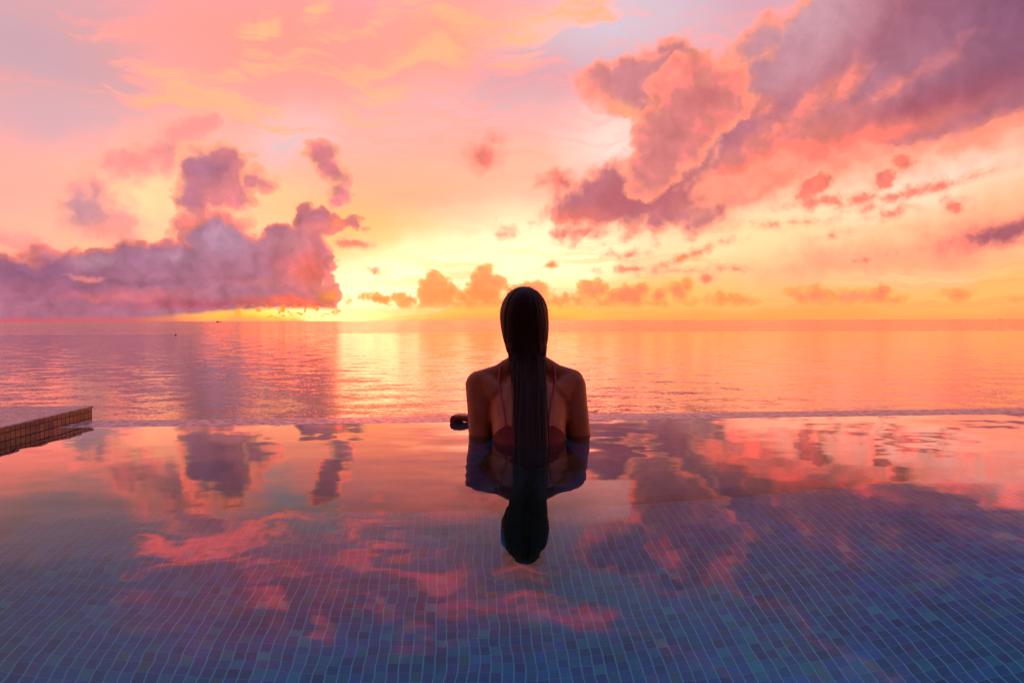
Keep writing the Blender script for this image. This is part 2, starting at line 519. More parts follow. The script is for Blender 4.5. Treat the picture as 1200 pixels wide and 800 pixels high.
def principled(g, **kw):
    n = g.new('ShaderNodeBsdfPrincipled')
    for k, v in kw.items():
        g.put(n.inputs[k], v)
    return n


# ------------------------------------------------------------------ water
def wave_normal(g, pos, layers):
    """tilt of the water surface: sum of small random slopes"""
    acc = None
    for (sc, stretch, amp, det) in layers:
        q = g.v('MULTIPLY', pos, stretch)
        n = g.v('SUBTRACT', g.noise(q, sc, det, 0.55, '2D', color=True), (0.5, 0.5, 0.5))
        n = g.v('MULTIPLY', n, amp if isinstance(amp, tuple) else (amp, amp, 0))
        acc = n if acc is None else g.v('ADD', acc, n)
    return acc


def sea_material():
    m, g, out = new_mat('sea_water')
    geo = g.new('ShaderNodeNewGeometry')
    pos = geo.outputs['Position']
    s = wave_normal(g, pos, [(0.22, (1, 1.8, 1), .11, 2), (1.3, (1, 2.0, 1), .11, 3), (5.0, (1, 1.6, 1), .11, 2)])
    # wind lanes: rougher water in bands
    x, y, z = g.sep(pos)
    lane = g.noise(g.xyz(g.mul(x, 0.0012), g.mul(y, 0.006), 0.0), 1.0, 3, 0.5, '2D')
    yy = g.madd(g.sub(lane, 0.5), 60.0, y)
    far = g.ramp(yy, 285, 320)                     # a breeze line far out, with a slick just this side of it
    slick = g.mul(g.ramp(yy, 250, 268), g.ramp(yy, 288, 276))
    amp = g.add(g.ramp(lane, 0.3, 0.7, 0.6, 1.05), g.mul(far, 6.5))
    amp = g.mul(amp, g.madd(slick, -0.8, 1.0))
    s = g.v('SCALE', s, scale=amp)
    nrm = g.v('NORMALIZE', g.v('ADD', s, (0, 0, 1)))
    p = principled(g, **{'Base Color': (0.035, 0.022, 0.03), 'Roughness': 0.08, 'IOR': 1.36, 'Normal': nrm})
    g.t.links.new(p.outputs[0], out.inputs[0])
    return m


def pool_water_material():
    m, g, out = new_mat('pool_water')
    geo = g.new('ShaderNodeNewGeometry')
    pos = geo.outputs['Position']
    x, y, z = g.sep(pos)
    s = wave_normal(g, pos, [(1.1, (0.8, 1.5, 1), .034, 1), (3.6, (0.7, 1.5, 1), .040, 2), (13.0, (0.8, 1.3, 1), .016, 1)])
    rough_patch = g.ramp(g.noise(pos, 0.8, 2, 0.5, '2D'), 0.4, 0.7, 0.5, 1.25)
    # the bather stirs the water a little where she leans in
    near = g.v('LENGTH', g.v('MULTIPLY', g.v('SUBTRACT', pos, (0.055, 2.16, 0)), (1.0, 0.75, 0)))
    rough_patch = g.add(rough_patch, g.ramp(near, 0.55, 0.12, 0.0, 2.2))
    s = g.v('SCALE', s, scale=rough_patch)
    nrm = g.v('NORMALIZE', g.v('ADD', s, (0, 0, 1)))
    nrm = g.v('SCALE', nrm, scale=g.madd(geo.outputs['Backfacing'], -2.0, 1.0))      # seen from below it faces down
    gl = g.new('ShaderNodeBsdfGlossy')
    gl.inputs['Roughness'].default_value = 0.0
    gl.inputs['Color'].default_value = (1, 1, 1, 1)
    g.put(gl.inputs['Normal'], nrm)
    rf = g.new('ShaderNodeBsdfRefraction')
    rf.inputs['Roughness'].default_value = 0.0
    rf.inputs['IOR'].default_value = 1.333
    g.put(rf.inputs['Color'], (0.40, 0.96, 1.0))
    g.put(rf.inputs['Normal'], nrm)
    fr = g.new('ShaderNodeFresnel')
    fr.inputs['IOR'].default_value = 1.345
    g.put(fr.inputs['Normal'], nrm)
    mx = g.new('ShaderNodeMixShader')
    g.put(mx.inputs[0], g.m('MINIMUM', g.mul(g.m('POWER', fr.outputs[0], 1.62), 2.05), 1.0))
    g.t.links.new(rf.outputs[0], mx.inputs[1])
    g.t.links.new(gl.outputs[0], mx.inputs[2])
    g.t.links.new(mx.outputs[0], out.inputs[0])
    return m


TILE = 0.0305


def mosaic_material(name, uaxis, vaxis, stops, grout, size=TILE, gw=0.075, rough=0.25, gain=1.0, bump=0.3, wet=0.0, thin=False):
    m, g, out = new_mat(name)
    tc = g.new('ShaderNodeTexCoord')
    sx = g.sep(tc.outputs['Object'])
    u = g.mul(sx[uaxis], 1.0 / size)
    v = g.mul(sx[vaxis], 1.0 / size)
    fu, fv = g.m('FLOOR', u), g.m('FLOOR', v)
    cell = g.xyz(fu, fv, 0.0)
    wn = g.new('ShaderNodeTexWhiteNoise', noise_dimensions='2D')
    g.put(wn.inputs['Vector'], cell)
    col1 = g.gradient(wn.outputs['Value'], stops, 'CONSTANT')
    wn2 = g.new('ShaderNodeTexWhiteNoise', noise_dimensions='2D')
    g.put(wn2.inputs['Vector'], g.v('ADD', cell, (37.0, 11.0, 0.0)))
    br = g.ramp(wn2.outputs['Value'], 0, 1, 0.80 * gain, 1.18 * gain, 'LINEAR')
    sheet = g.new('ShaderNodeTexWhiteNoise', noise_dimensions='2D')       # the tiles come on sheets of ten by ten
    g.put(sheet.inputs['Vector'], g.xyz(g.m('FLOOR', g.mul(fu, 0.1)), g.m('FLOOR', g.mul(fv, 0.1)), 0.0))
    br = g.mul(br, g.ramp(sheet.outputs['Value'], 0, 1, 0.9, 1.1, 'LINEAR'))
    c = g.v('SCALE', col1, scale=br)
    du = g.m('ABSOLUTE', g.sub(g.m('FRACT', u), 0.5))
    dv = g.m('ABSOLUTE', g.sub(g.m('FRACT', v), 0.5))
    edge = g.m('MAXIMUM', du, g.sub(dv, gw * 0.62) if thin else dv)
    gr = g.ramp(edge, 0.5 - gw, 0.5 - gw * 0.55)
    dirt = g.noise(tc.outputs['Object'], 3.0, 4, 0.6)
    c = g.v('SCALE', c, scale=g.ramp(dirt, 0.3, 0.7, 0.8, 1.15))
    c = g.mix(gr, c, grout)
    p = principled(g, **{'Base Color': c, 'Roughness': g.ramp(gr, 0, 1, rough, 0.8, 'LINEAR')})
    if bump:
        b = g.new('ShaderNodeBump')
        b.inputs['Strength'].default_value = bump
        b.inputs['Distance'].default_value = 0.002
        g.put(b.inputs['Height'], g.add(g.mul(gr, -1.0), g.mul(wn2.outputs['Value'], 0.3)))
        g.put(p.inputs['Normal'], b.outputs[0])
    if wet:
        p.inputs['Coat Weight'].default_value = wet
        p.inputs['Coat Roughness'].default_value = 0.05
    g.t.links.new(p.outputs[0], out.inputs[0])
    return m


BLUES = [(0.0, (0.018, 0.085, 0.15)), (0.16, (0.021, 0.100, 0.165)), (0.31, (0.020, 0.078, 0.135)), (0.44, (0.024, 0.118, 0.165)), (0.55, (0.036, 0.085, 0.17)),
         (0.66, (0.020, 0.135, 0.160)), (0.75, (0.070, 0.085, 0.165)), (0.84, (0.130, 0.085, 0.14)), (0.90, (0.026, 0.170, 0.175)), (0.945, (0.110, 0.120, 0.12)), (0.97, (0.150, 0.085, 0.18))]
EARTH = [(0.0, (0.17, 0.055, 0.04)), (0.2, (0.19, 0.075, 0.045)), (0.38, (0.11, 0.045, 0.045)), (0.55, (0.22, 0.09, 0.035)), (0.7, (0.12, 0.09, 0.035)), (0.82, (0.30, 0.065, 0.05)), (0.93, (0.36, 0.12, 0.07))]

EDGE_ANG = math.atan(0.0758)
POOL_AT = Vector((0, 2.594, 0))
LIP = 0.262
LEDGE_U = -1.672
DEPTH = 1.15

mat_sea = sea_material()
mat_water = pool_water_material()
mat_floor = mosaic_material('blue_mosaic_floor', 0, 1, BLUES, thin=True, grout=(0.88, 0.90, 0.92), gw=0.075, bump=0.2, gain=3.7)
mat_floor_side = mosaic_material('blue_mosaic_side', 1, 2, BLUES, (0.88, 0.90, 0.92), gw=0.075, bump=0.2, gain=3.7)
mat_floor_face = mosaic_material('shaded_mosaic_face', 0, 2, BLUES, (0.24, 0.25, 0.27), gw=0.058, bump=0.2, gain=2.5)  # floor mosaic darkened, grout too: the underwater wall's shade put into its colour
mat_ledge = mosaic_material('brown_mosaic', 1, 2, EARTH, (0.07, 0.05, 0.045), size=0.0262, gw=0.09, rough=0.3, bump=0.4)


def pebble_material(name, base1, base2, scale, wet=0.4):
    m, g, out = new_mat(name)
    tc = g.new('ShaderNodeTexCoord')
    o = tc.outputs['Object']
    v = g.voro(g.v('MULTIPLY', o, (1, 0.8, 1)), scale, 0, 0.5, '2D', 0.3)
    n = g.noise(o, 9, 4, 0.6)
    n2 = g.noise(o, 90, 3, 0.6)
    c = g.mix(g.ramp(n, 0.35, 0.65), base1, base2)
    c = g.mix(g.ramp(v, 0.25, 0.55, 0, 0.6), c, (0.06, 0.045, 0.045))
    p = principled(g, **{'Base Color': c, 'Roughness': g.ramp(n2, 0.35, 0.65, 0.32, 0.6, 'LINEAR')})
    b = g.new('ShaderNodeBump')
    b.inputs['Strength'].default_value = 0.5
    b.inputs['Distance'].default_value = 0.006
    g.put(b.inputs['Height'], g.add(g.mul(v, -1.0), g.mul(n2, 0.3)))
    g.put(p.inputs['Normal'], b.outputs[0])
    p.inputs['Coat Weight'].default_value = wet
    p.inputs['Specular IOR Level'].default_value = 0.35
    p.inputs['Coat Roughness'].default_value = 0.08
    g.put(p.inputs['Coat Normal'], b.outputs[0])
    g.t.links.new(p.outputs[0], out.inputs[0])
    return m


mat_rim = pebble_material('wet_rim_stone', (0.80, 0.60, 0.55), (0.68, 0.50, 0.47), 34, 0.15)
mat_top = pebble_material('wet_ledge_stone', (0.40, 0.30, 0.29), (0.30, 0.23, 0.23), 45)
m_, g_, out_ = new_mat('grey_render')
nz = g_.noise(g_.new('ShaderNodeTexCoord').outputs['Object'], 4, 5, 0.6)
pr_ = principled(g_, **{'Base Color': g_.mix(nz, (0.22, 0.2, 0.19), (0.32, 0.30, 0.28)), 'Roughness': 0.8})
g_.t.links.new(pr_.outputs[0], out_.inputs[0])
mat_render = m_

# the sea: one sheet to the horizon
bm = bmesh.new()
quad(bm, [(-80000, -400, -5), (80000, -400, -5), (80000, 90000, -5), (-80000, 90000, -5)])
tag(link_mesh('sea', bm, mat_sea), kind='structure')

# pool water and basin (pool axes: x along the edge, y outwards over it)
U0, U1, V0 = LEDGE_U, 9.5, -7.0


def seat(o):
    o.location = POOL_AT
    o.rotation_euler = (0, 0, EDGE_ANG)
    return o


bm = bmesh.new()
quad(bm, [(U0, V0, 0), (U1, V0, 0), (U1, 0.004, 0), (U0, 0.004, 0)])
tag(seat(link_mesh('pool_water', bm, mat_water)), kind='structure')
bm = bmesh.new()
quad(bm, [(U0 - .05, V0, -DEPTH), (U1, V0, -DEPTH), (U1, -.02, -DEPTH), (U0 - .05, -.02, -DEPTH)])
tag(seat(link_mesh('pool_floor', bm, mat_floor)), kind='structure')

# overflow edge
edge = seat(empty('pool_edge'))
tag(edge, 'long low overflow edge of the pool, wet pale textured rim above the sea', 'pool edge')
prof = [(0.0, -0.012), (0.003, -0.0016), (0.015, -0.0008), (0.05, -0.0014), (0.10, -0.0024), (0.16, -0.0040), (0.22, -0.0065), (0.245, -0.0095), (LIP, -0.022), (LIP, -0.09)]
bm = bmesh.new()
N = 90
rows = []
for i in range(N + 1):
    u = U0 - 0.5 + (U1 + 0.5 - U0) * i / N
    rows.append([bm.verts.new((u, v, z)) for v, z in prof])
for a, b in zip(rows, rows[1:]):
    for k in range(len(prof) - 1):
        bm.faces.new((a[k], b[k], b[k + 1], a[k + 1]))
link_mesh('rim', bm, mat_rim, edge, True)
bm = bmesh.new()
box(bm, U0 - 0.5, U1, 0.001, LIP - 0.004, -6.0, -0.03)
link_mesh('tiled_wall', bm, mat_floor_face, edge)

# raised ledge at the side of the pool
ledge = seat(empty('pool_ledge'))
tag(ledge, 'raised side ledge with brown mosaic face and wet pebbled top beside the pool', 'pool ledge')
LH = 0.048
W = 1.6
bm = bmesh.new()
box(bm, U0 - W, U0, V0, LIP + 0.002, -DEPTH - .05, LH - 0.006)
link_mesh('mosaic_face', bm, mat_ledge, ledge)
bm = bmesh.new()
vv = box(bm, U0 - W, U0 + 0.004, V0, LIP + 0.006, LH - 0.0055, LH)
link_mesh('pebbled_top', bm, mat_top, ledge)
# far side and near side of the basin, out of the frame
bm = bmesh.new()
box(bm, U1, U1 + 0.4, V0 - .4, LIP, -DEPTH, LH)
box(bm, U0 - W, U1, V0 - .4, V0, -DEPTH, LH)
tag(seat(link_mesh('pool_surround', bm, mat_render)), kind='structure')

# ------------------------------------------------------------------ the bather
CX = 0.055


_tmpl = {}


class Blob:
    """bag of overlapping closed volumes, melted together later"""

    def __init__(self):
        self.v, self.f = [], []


def ball(bm, c, r, rot=None, seg=20):
    if seg not in _tmpl:
        t = bmesh.new()
        bmesh.ops.create_uvsphere(t, u_segments=seg, v_segments=seg // 2 + 2, radius=1.0)
        _tmpl[seg] = ([v.co.copy() for v in t.verts], [[v.index for v in f.verts] for f in t.faces])
        t.free()
    rr = r if isinstance(r, (tuple, list)) else (r, r, r)
    c = Vector(c)
    k = len(bm.v)
    if rot is None:
        bm.v.extend((c.x + v.x * rr[0], c.y + v.y * rr[1], c.z + v.z * rr[2]) for v in _tmpl[seg][0])
    else:
        m = rot.to_3x3() @ Matrix.Diagonal(rr)
        bm.v.extend(tuple(c + m @ v) for v in _tmpl[seg][0])
    bm.f.extend([k + q for q in f] for f in _tmpl[seg][1])


def limb(bm, pts, flat=None):
    """rounded tapering chain: pts = [(point, radius), ...]"""
    for (a, ra), (b, rb) in zip(pts, pts[1:]):
        a, b = Vector(a), Vector(b)
        n = max(2, int((b - a).length / (0.45 * min(ra, rb))) + 1)
        for i in range(n + 1):
            f = i / n
            ball(bm, a.lerp(b, f), ra + (rb - ra) * f, None, 14 if max(ra, rb) > 0.02 else 10)


def fuse(name, bm, voxel, smooth, mat, parent):
    """melt overlapping volumes into one continuous surface"""
    me = bpy.data.meshes.new(name)
    me.from_pydata(bm.v, [], bm.f)
    me.update()
    tmp = bpy.data.objects.new(name, me)
    col.objects.link(tmp)
    rm = tmp.modifiers.new('remesh', 'REMESH')
    rm.mode = 'VOXEL'
    rm.voxel_size = voxel
    rm.use_smooth_shade = True
    sm = tmp.modifiers.new('smooth', 'SMOOTH')
    sm.factor = 0.5
    sm.iterations = smooth
    dg = bpy.context.evaluated_depsgraph_get()
    new = bpy.data.meshes.new_from_object(tmp.evaluated_get(dg))
    bpy.data.objects.remove(tmp)
    bpy.data.meshes.remove(me)
    new.name = name
    new.materials.clear()
    new.materials.append(mat)
    for p in new.polygons: p.use_smooth = True
    o = bpy.data.objects.new(name, new)
    col.objects.link(o)
    if parent: o.parent = parent
    return o


def skin_material():
    m, g, out = new_mat('wet_skin')
    tc = g.new('ShaderNodeTexCoord')
    n = g.noise(tc.outputs['Object'], 14, 4, 0.6)
    n2 = g.noise(tc.outputs['Object'], 220, 3, 0.6)
    c = g.mix(g.ramp(n, 0.3, 0.7), (0.30, 0.062, 0.016), (0.38, 0.084, 0.023))
    p = principled(g, **{'Base Color': c, 'Roughness': g.ramp(n2, 0.3, 0.7, 0.34, 0.52, 'LINEAR'), 'IOR': 1.38, 'Specular IOR Level': 0.28})
    p.inputs['Subsurface Weight'].default_value = 0.0
    b = g.new('ShaderNodeBump')
    b.inputs['Strength'].default_value = 0.15
    b.inputs['Distance'].default_value = 0.001
    g.put(b.inputs['Height'], n2)
    g.put(p.inputs['Normal'], b.outputs[0])
    g.t.links.new(p.outputs[0], out.inputs[0])
    return m


def hair_material():
    m, g, out = new_mat('wet_hair')
    tc = g.new('ShaderNodeTexCoord')
    q = g.v('MULTIPLY', tc.outputs['Object'], (1.0, 1.0, 0.06))
    n = g.noise(q, 160, 4, 0.65)
    c = g.mix(g.ramp(n, 0.3, 0.7), (0.018, 0.0038, 0.0016), (0.032, 0.0072, 0.0030))
    p = principled(g, **{'Base Color': c, 'Roughness': 0.45, 'IOR': 1.45, 'Specular IOR Level': 0.1})
    b = g.new('ShaderNodeBump')
    b.inputs['Strength'].default_value = 0.28
    b.inputs['Distance'].default_value = 0.003
    g.put(b.inputs['Height'], n)
    g.put(p.inputs['Normal'], b.outputs[0])
    g.t.links.new(p.outputs[0], out.inputs[0])
    return m


def cloth_material():
    m, g, out = new_mat('red_swim_fabric')
    tc = g.new('ShaderNodeTexCoord')
    n = g.noise(tc.outputs['Object'], 260, 3, 0.6)
    p = principled(g, **{'Base Color': g.mix(n, (0.10, 0.002, 0.003), (0.15, 0.004, 0.005)), 'Roughness': 0.6, 'Specular IOR Level': 0.1})
    g.t.links.new(p.outputs[0], out.inputs[0])
    return m


def strap_material():
    m, g, out = new_mat('red_strap')
    n = g.noise(g.new('ShaderNodeTexCoord').outputs['Object'], 260, 3, 0.6)
    p = principled(g, **{'Base Color': g.mix(n, (0.26, 0.003, 0.003), (0.33, 0.005, 0.005)), 'Roughness': 0.5, 'Specular IOR Level': 0.3})
    g.t.links.new(p.outputs[0], out.inputs[0])
    return m


mat_strap = strap_material()
mat_skin, mat_hair, mat_cloth = skin_material(), hair_material(), cloth_material()
m_, g_, out_ = new_mat('eye_white')
pr_ = principled(g_, **{'Base Color': g_.mix(g_.noise(g_.new('ShaderNodeTexCoord').outputs['Object'], 300, 1), (0.7, 0.66, 0.62), (0.62, 0.56, 0.52)), 'Roughness': 0.15})
g_.t.links.new(pr_.outputs[0], out_.inputs[0])
mat_eye = m_
m_, g_, out_ = new_mat('lip')
pr_ = principled(g_, **{'Base Color': g_.mix(g_.noise(g_.new('ShaderNodeTexCoord').outputs['Object'], 300, 1), (0.33, 0.09, 0.07), (0.28, 0.07, 0.06)), 'Roughness': 0.35})
g_.t.links.new(pr_.outputs[0], out_.inputs[0])
mat_lip = m_

person = empty('person', (CX, 2.05, -DEPTH))
tag(person, 'woman in a red swimsuit seen from behind, long wet hair, leaning on the pool edge', 'person')
bm = Blob()
HEAD = Vector((0.044, 2.50, 0.400))
TURN = Matrix.Rotation(R(10), 4, 'Z')


def hp(x, y, z):
    return HEAD + TURN.to_3x3() @ Vector((x, y, z))


# head
ball(bm, hp(0, 0.0, 0.0), (0.074, 0.094, 0.098), TURN, 28)
ball(bm, hp(0, 0.045, -0.035), (0.064, 0.055, 0.075), TURN, 24)
ball(bm, hp(0, 0.062, -0.078), (0.040, 0.035, 0.040), TURN)
ball(bm, hp(0, 0.082, -0.098), (0.020, 0.018, 0.016), TURN)
ball(bm, hp(0, 0.080, 0.018), (0.052, 0.020, 0.016), TURN)                 # brow
limb(bm, [(hp(0, 0.096, 0.008), 0.007), (hp(0, 0.113, -0.028), 0.0105)])    # nose
for s in (-1, 1):
    ball(bm, hp(s * 0.010, 0.104, -0.030), 0.0075)
    ball(bm, hp(s * 0.040, 0.066, -0.025), (0.022, 0.022, 0.020), TURN)    # cheek
    # ear: rim and lobe
    for k in range(9):
        a = -1.9 + k * 0.47
        ball(bm, hp(s * 0.0805, -0.004 - 0.014 * math.cos(a), 0.004 + 0.027 * math.sin(a)), 0.0058, None, 10)
    ball(bm, hp(s * 0.075, -0.002, 0.0), (0.006, 0.014, 0.024), TURN)
ball(bm, hp(0, 0.099, -0.054), (0.021, 0.010, 0.0065), TURN)               # lips
ball(bm, hp(0, 0.097, -0.066), (0.018, 0.010, 0.0075), TURN)
# neck
limb(bm, [(hp(0, -0.02, -0.06), 0.056), ((CX, 2.43, 0.25), 0.052), ((CX, 2.405, 0.20), 0.062)])
# trunk, leaning forward over the edge
AX = Vector((0, -0.766, -0.643))
BK = Vector((0, -0.643, 0.766))
tilt = Matrix.Rotation(R(-50), 4, 'X')         # local z along the spine


def tr(x, t, b):
    return Vector((CX + x, 2.405, 0.205)) + AX * t + BK * b


def slab(x, t, b, rx, rb, rt):
    ball(bm, tr(x, t, b), (rx, rb, rt), tilt, 26)


# (distance down the spine, depth of the axis, half width, half depth)
TORSO = [(0.02, -0.030, 0.085, 0.050), (0.06, -0.038, 0.122, 0.070), (0.11, -0.038, 0.134, 0.085), (0.17, -0.036, 0.133, 0.092), (0.25, -0.032, 0.122, 0.090),
         (0.33, -0.028, 0.110, 0.084), (0.41, -0.030, 0.120, 0.088), (0.48, -0.030, 0.146, 0.098), (0.54, -0.030, 0.152, 0.100)]
for q0, q1 in zip(TORSO, TORSO[1:]):
    for k in range(8):
        f = k / 8
        f2 = f * f * (3 - 2 * f)
        a = [x + (y - x) * (f if n == 0 else f2) for n, (x, y) in enumerate(zip(q0, q1))]
        slab(0, a[0], a[1], a[2], a[3], 0.040)
for s in (-1, 1):
    slab(s * 0.060, 0.170, -0.100, 0.055, 0.050, 0.055)         # bust
    slab(s * 0.070, 0.540, 0.030, 0.075, 0.075, 0.080)         # seat
    limb(bm, [((CX + s * 0.035, 2.425, 0.235), 0.036), ((CX + s * 0.10, 2.405, 0.195), 0.036), ((CX + s * 0.155, 2.40, 0.170), 0.044)])   # trapezius to shoulder
    limb(bm, [(tr(s * 0.10, 0.10, -0.02), 0.05), ((CX + s * 0.150, 2.39, 0.160), 0.048)])

# arms: down from the shoulder, elbows in the water, hands on the rim
ARM = {-1: dict(sh=(-0.113, 2.395, 0.158), el=(-0.106, 2.262, -0.068), wr=(-0.104, 2.505, 0.002), palm=(-0.160, 2.596, 0.011), out=(-1.0, 0.22, 0)),
       1: dict(sh=(0.208, 2.390, 0.152), el=(0.232, 2.258, -0.070), wr=(0.168, 2.500, 0.002), palm=(0.138, 2.590, 0.011), out=(-0.75, 0.66, 0))}
for s, A in ARM.items():
    sh, el, wr, pm = (Vector(A[k]) for k in ('sh', 'el', 'wr', 'palm'))
    limb(bm, [(sh, 0.053), (sh.lerp(el, 0.28), 0.047), (sh.lerp(el, 0.65), 0.042), (el, 0.036)])
    limb(bm, [(el, 0.036), (el.lerp(wr, 0.25), 0.040), (el.lerp(wr, 0.65), 0.031), (wr, 0.0235)])
    ball(bm, el + Vector((0, -0.012, -0.01)), 0.030)
    d = Vector(A['out']).normalized()
    side = Vector((-d.y, d.x, 0))          # towards the little finger or the thumb
    knuck = pm + d * 0.034
    limb(bm, [(wr, 0.0225), (pm - d * 0.018, 0.021)])
    for k in (-1.5, -0.5, 0.5, 1.5):       # palm made of four rays
        limb(bm, [(pm - d * 0.028 + side * k * 0.011, 0.0135), (knuck + side * k * 0.0175 + Vector((0, 0, 0.006)), 0.0118)])
    for k, L in ((-1.5, 0.058), (-0.5, 0.070), (0.5, 0.075), (1.5, 0.066)):
        b0 = knuck + side * k * 0.0188 + Vector((0, 0, 0.006))
        sp = (d + side * k * 0.09).normalized()
        p1 = b0 + sp * L * 0.40 + Vector((0, 0, 0.002))
        p2 = p1 + sp * L * 0.10 + Vector((0, 0, -0.015))
        p3 = p2 - sp * L * 0.22 + Vector((0, 0, -0.006))
        limb(bm, [(b0, 0.0100), (p1, 0.0092), (p2, 0.0084), (p3, 0.0072)])
    ball(bm, knuck + d * 0.010 + Vector((0, 0, -0.004)), 0.016)
    ball(bm, knuck + d * 0.020 + side * 0.014 + Vector((0, 0, -0.006)), 0.013)
    ball(bm, knuck + d * 0.018 - side * 0.014 + Vector((0, 0, -0.006)), 0.013)
    th = pm - d * 0.018 - side * 0.018
    limb(bm, [(th, 0.0125), (th - side * 0.012 + d * 0.026 + Vector((0, 0, 0.004)), 0.0110), (th - side * 0.010 + d * 0.054 + Vector((0, 0, 0.004)), 0.0088)])
# legs under the water
for s in (-1, 1):
    h = tr(s * 0.075, 0.56, -0.005)
    kn = Vector((CX - 0.012 + s * 0.046, 2.11, -0.58))
    an = Vector((CX - 0.016 + s * 0.031, 2.12, -0.99))
    limb(bm, [(h, 0.084), (h.lerp(kn, 0.35), 0.074), (h.lerp(kn, 0.75), 0.056), (kn, 0.049)])
    limb(bm, [(kn, 0.049), (kn.lerp(an, 0.3), 0.052), (kn.lerp(an, 0.75), 0.036), (an, 0.031)])
    limb(bm, [(an + Vector((0, -0.018, -0.02)), 0.030), (an + Vector((s * 0.01, 0.06, -0.075)), 0.030), (an + Vector((s * 0.014, 0.115, -0.118)), 0.026), (an + Vector((s * 0.014, 0.165, -0.130)), 0.016)])
PLOC = Vector((CX, 2.05, -DEPTH))
body = fuse('body', bm, 0.004, 14, mat_skin, None)
# shoulder blades, the furrow of the spine and a fold at the back of each armpit
cn = [(v.co.copy(), v.normal.copy()) for v in body.data.vertices]
for v, (co, no) in zip(body.data.vertices, cn):
    rel = co - Vector((CX, 2.405, 0.205))
    t, b, x = rel.dot(AX), rel.dot(BK), co.x - CX
    if b > 0.0 and t < 0.45 and abs(x) < 0.15 and no.dot(BK) > 0.2:
        h = -0.006 * math.exp(-(x / 0.016) ** 2) * min(1.0, max(0.0, t / 0.08))
        for s in (-1, 1):
            u = x - s * (0.072 + 0.12 * (t - 0.10))
            h += 0.0050 * math.exp(-(u / 0.026) ** 2 - ((t - 0.12) / 0.055) ** 2)
            h -= 0.0030 * math.exp(-((x - s * 0.060) / 0.012) ** 2 - ((t - 0.17) / 0.06) ** 2)
            h += 0.0030 * math.exp(-((x - s * 0.032) / 0.018) ** 2 - ((t - 0.30) / 0.10) ** 2)
        v.co = co + no * h
body.data.update()
body.data.materials.append(mat_eye)
body.data.materials.append(mat_lip)
# tint the eyes and lips on the same surface
le = [hp(s * 0.030, 0.094, 0.002) for s in (-1, 1)]
lp = hp(0, 0.104, -0.060)
for p in body.data.polygons:
    c = Vector(p.center)
    if any((c - e).length < 0.0115 and abs(c.z - e.z) < 0.006 for e in le): p.material_index = 1
    elif abs(c.z - lp.z) < 0.012 and (c - lp).length < 0.021 and (TURN.to_3x3().inverted() @ (c - HEAD)).y > 0.098: p.material_index = 2
tree = BVHTree.FromPolygons([v.co.copy() for v in body.data.vertices], [tuple(p.vertices) for p in body.data.polygons])

# swimsuit: a low-backed one-piece lying on the skin
bm = bmesh.new()
bm.from_mesh(body.data)
org = Vector((CX, 2.405, 0.205))


def covered(c):
    rel = c - org
    t = rel.dot(AX)
    b = rel.dot(BK)
    x = abs(c.x - CX)
    if x > 0.128 and t < 0.42: return False
    if t > 0.60 - 0.22 * min(1.0, x / 0.16) + (0.03 if b > 0 else 0): return False
    top = 0.285 + 0.05 * max(0.0, 1 - x / 0.07) if b > -0.03 else 0.10
    return t > top and x < 0.19 and (c - Vector((ARM[1]['el']))).length > 0.075 and (c - Vector((ARM[-1]['el']))).length > 0.075


kill = [f for f in bm.faces if not covered(f.calc_center_median())]
bmesh.ops.delete(bm, geom=kill, context='FACES')
seen, best = set(), []
for f in bm.faces:                      # keep the one connected garment
    if f in seen: continue
    st, comp = [f], []
    seen.add(f)
    while st:
        q = st.pop()
        comp.append(q)
        for e in q.edges:
            for h in e.link_faces:
                if h not in seen:
                    seen.add(h)
                    st.append(h)
    if len(comp) > len(best): best = comp
bs = set(best)
bmesh.ops.delete(bm, geom=[f for f in bm.faces if f not in bs], context='FACES')
for _ in range(6):
    bmesh.ops.smooth_vert(bm, verts=[v for v in bm.verts if v.is_boundary], factor=0.5, use_axis_x=True, use_axis_y=True, use_axis_z=True)
bm.normal_update()
for v in bm.verts: v.co += v.normal * 0.003
for f in bm.faces: f.material_index = 0
suit = link_mesh('swimsuit', bm, mat_cloth, None, True)
sol = suit.modifiers.new('cloth', 'SOLIDIFY')
sol.thickness = 0.0022
sol.offset = 0.0


def strap(pts, name):
    """flat ribbon pressed on the skin through back-side points (x, t along the spine)"""
    bm = bmesh.new()
    rows = []
    n = 46
    for i in range(n + 1):
        f = i / n * (len(pts) - 1)
        k = min(int(f), len(pts) - 2)
        f -= k
        a, b = Vector(pts[k]), Vector(pts[k + 1])
        c = a.lerp(b, f)
        hit = tree.ray_cast(c, -BK) if (c - org).dot(BK) > 0.1 and (c - org).dot(AX) > 0.06 else tree.find_nearest(c)
        co, no = hit[0], hit[1]
        rows.append((co, no))
    cs = [r[0] for r in rows]
    for _ in range(12):
        cs = [cs[0]] + [(cs[i - 1] + cs[i] * 2 + cs[i + 1]) / 4 for i in range(1, n)] + [cs[-1]]
    ring = []
    for i, c in enumerate(cs):
        tan = (cs[min(i + 1, n)] - cs[max(i - 1, 0)]).normalized()
        no = rows[i][1]
        sd_ = tan.cross(no).normalized()
        w = 0.0052
        ring.append([bm.verts.new(c + sd_ * x * w + no * h) for x, h in ((-1, 0.0005), (-0.8, 0.0032), (0, 0.0042), (0.8, 0.0032), (1, 0.0005))])
    for a, b in zip(ring, ring[1:]):
        for k in range(4): bm.faces.new((a[k], a[k + 1], b[k + 1], b[k]))
    return link_mesh(name, bm, mat_strap, None, True)


def back_pt(x, t): return tr(x, t, 0.12)


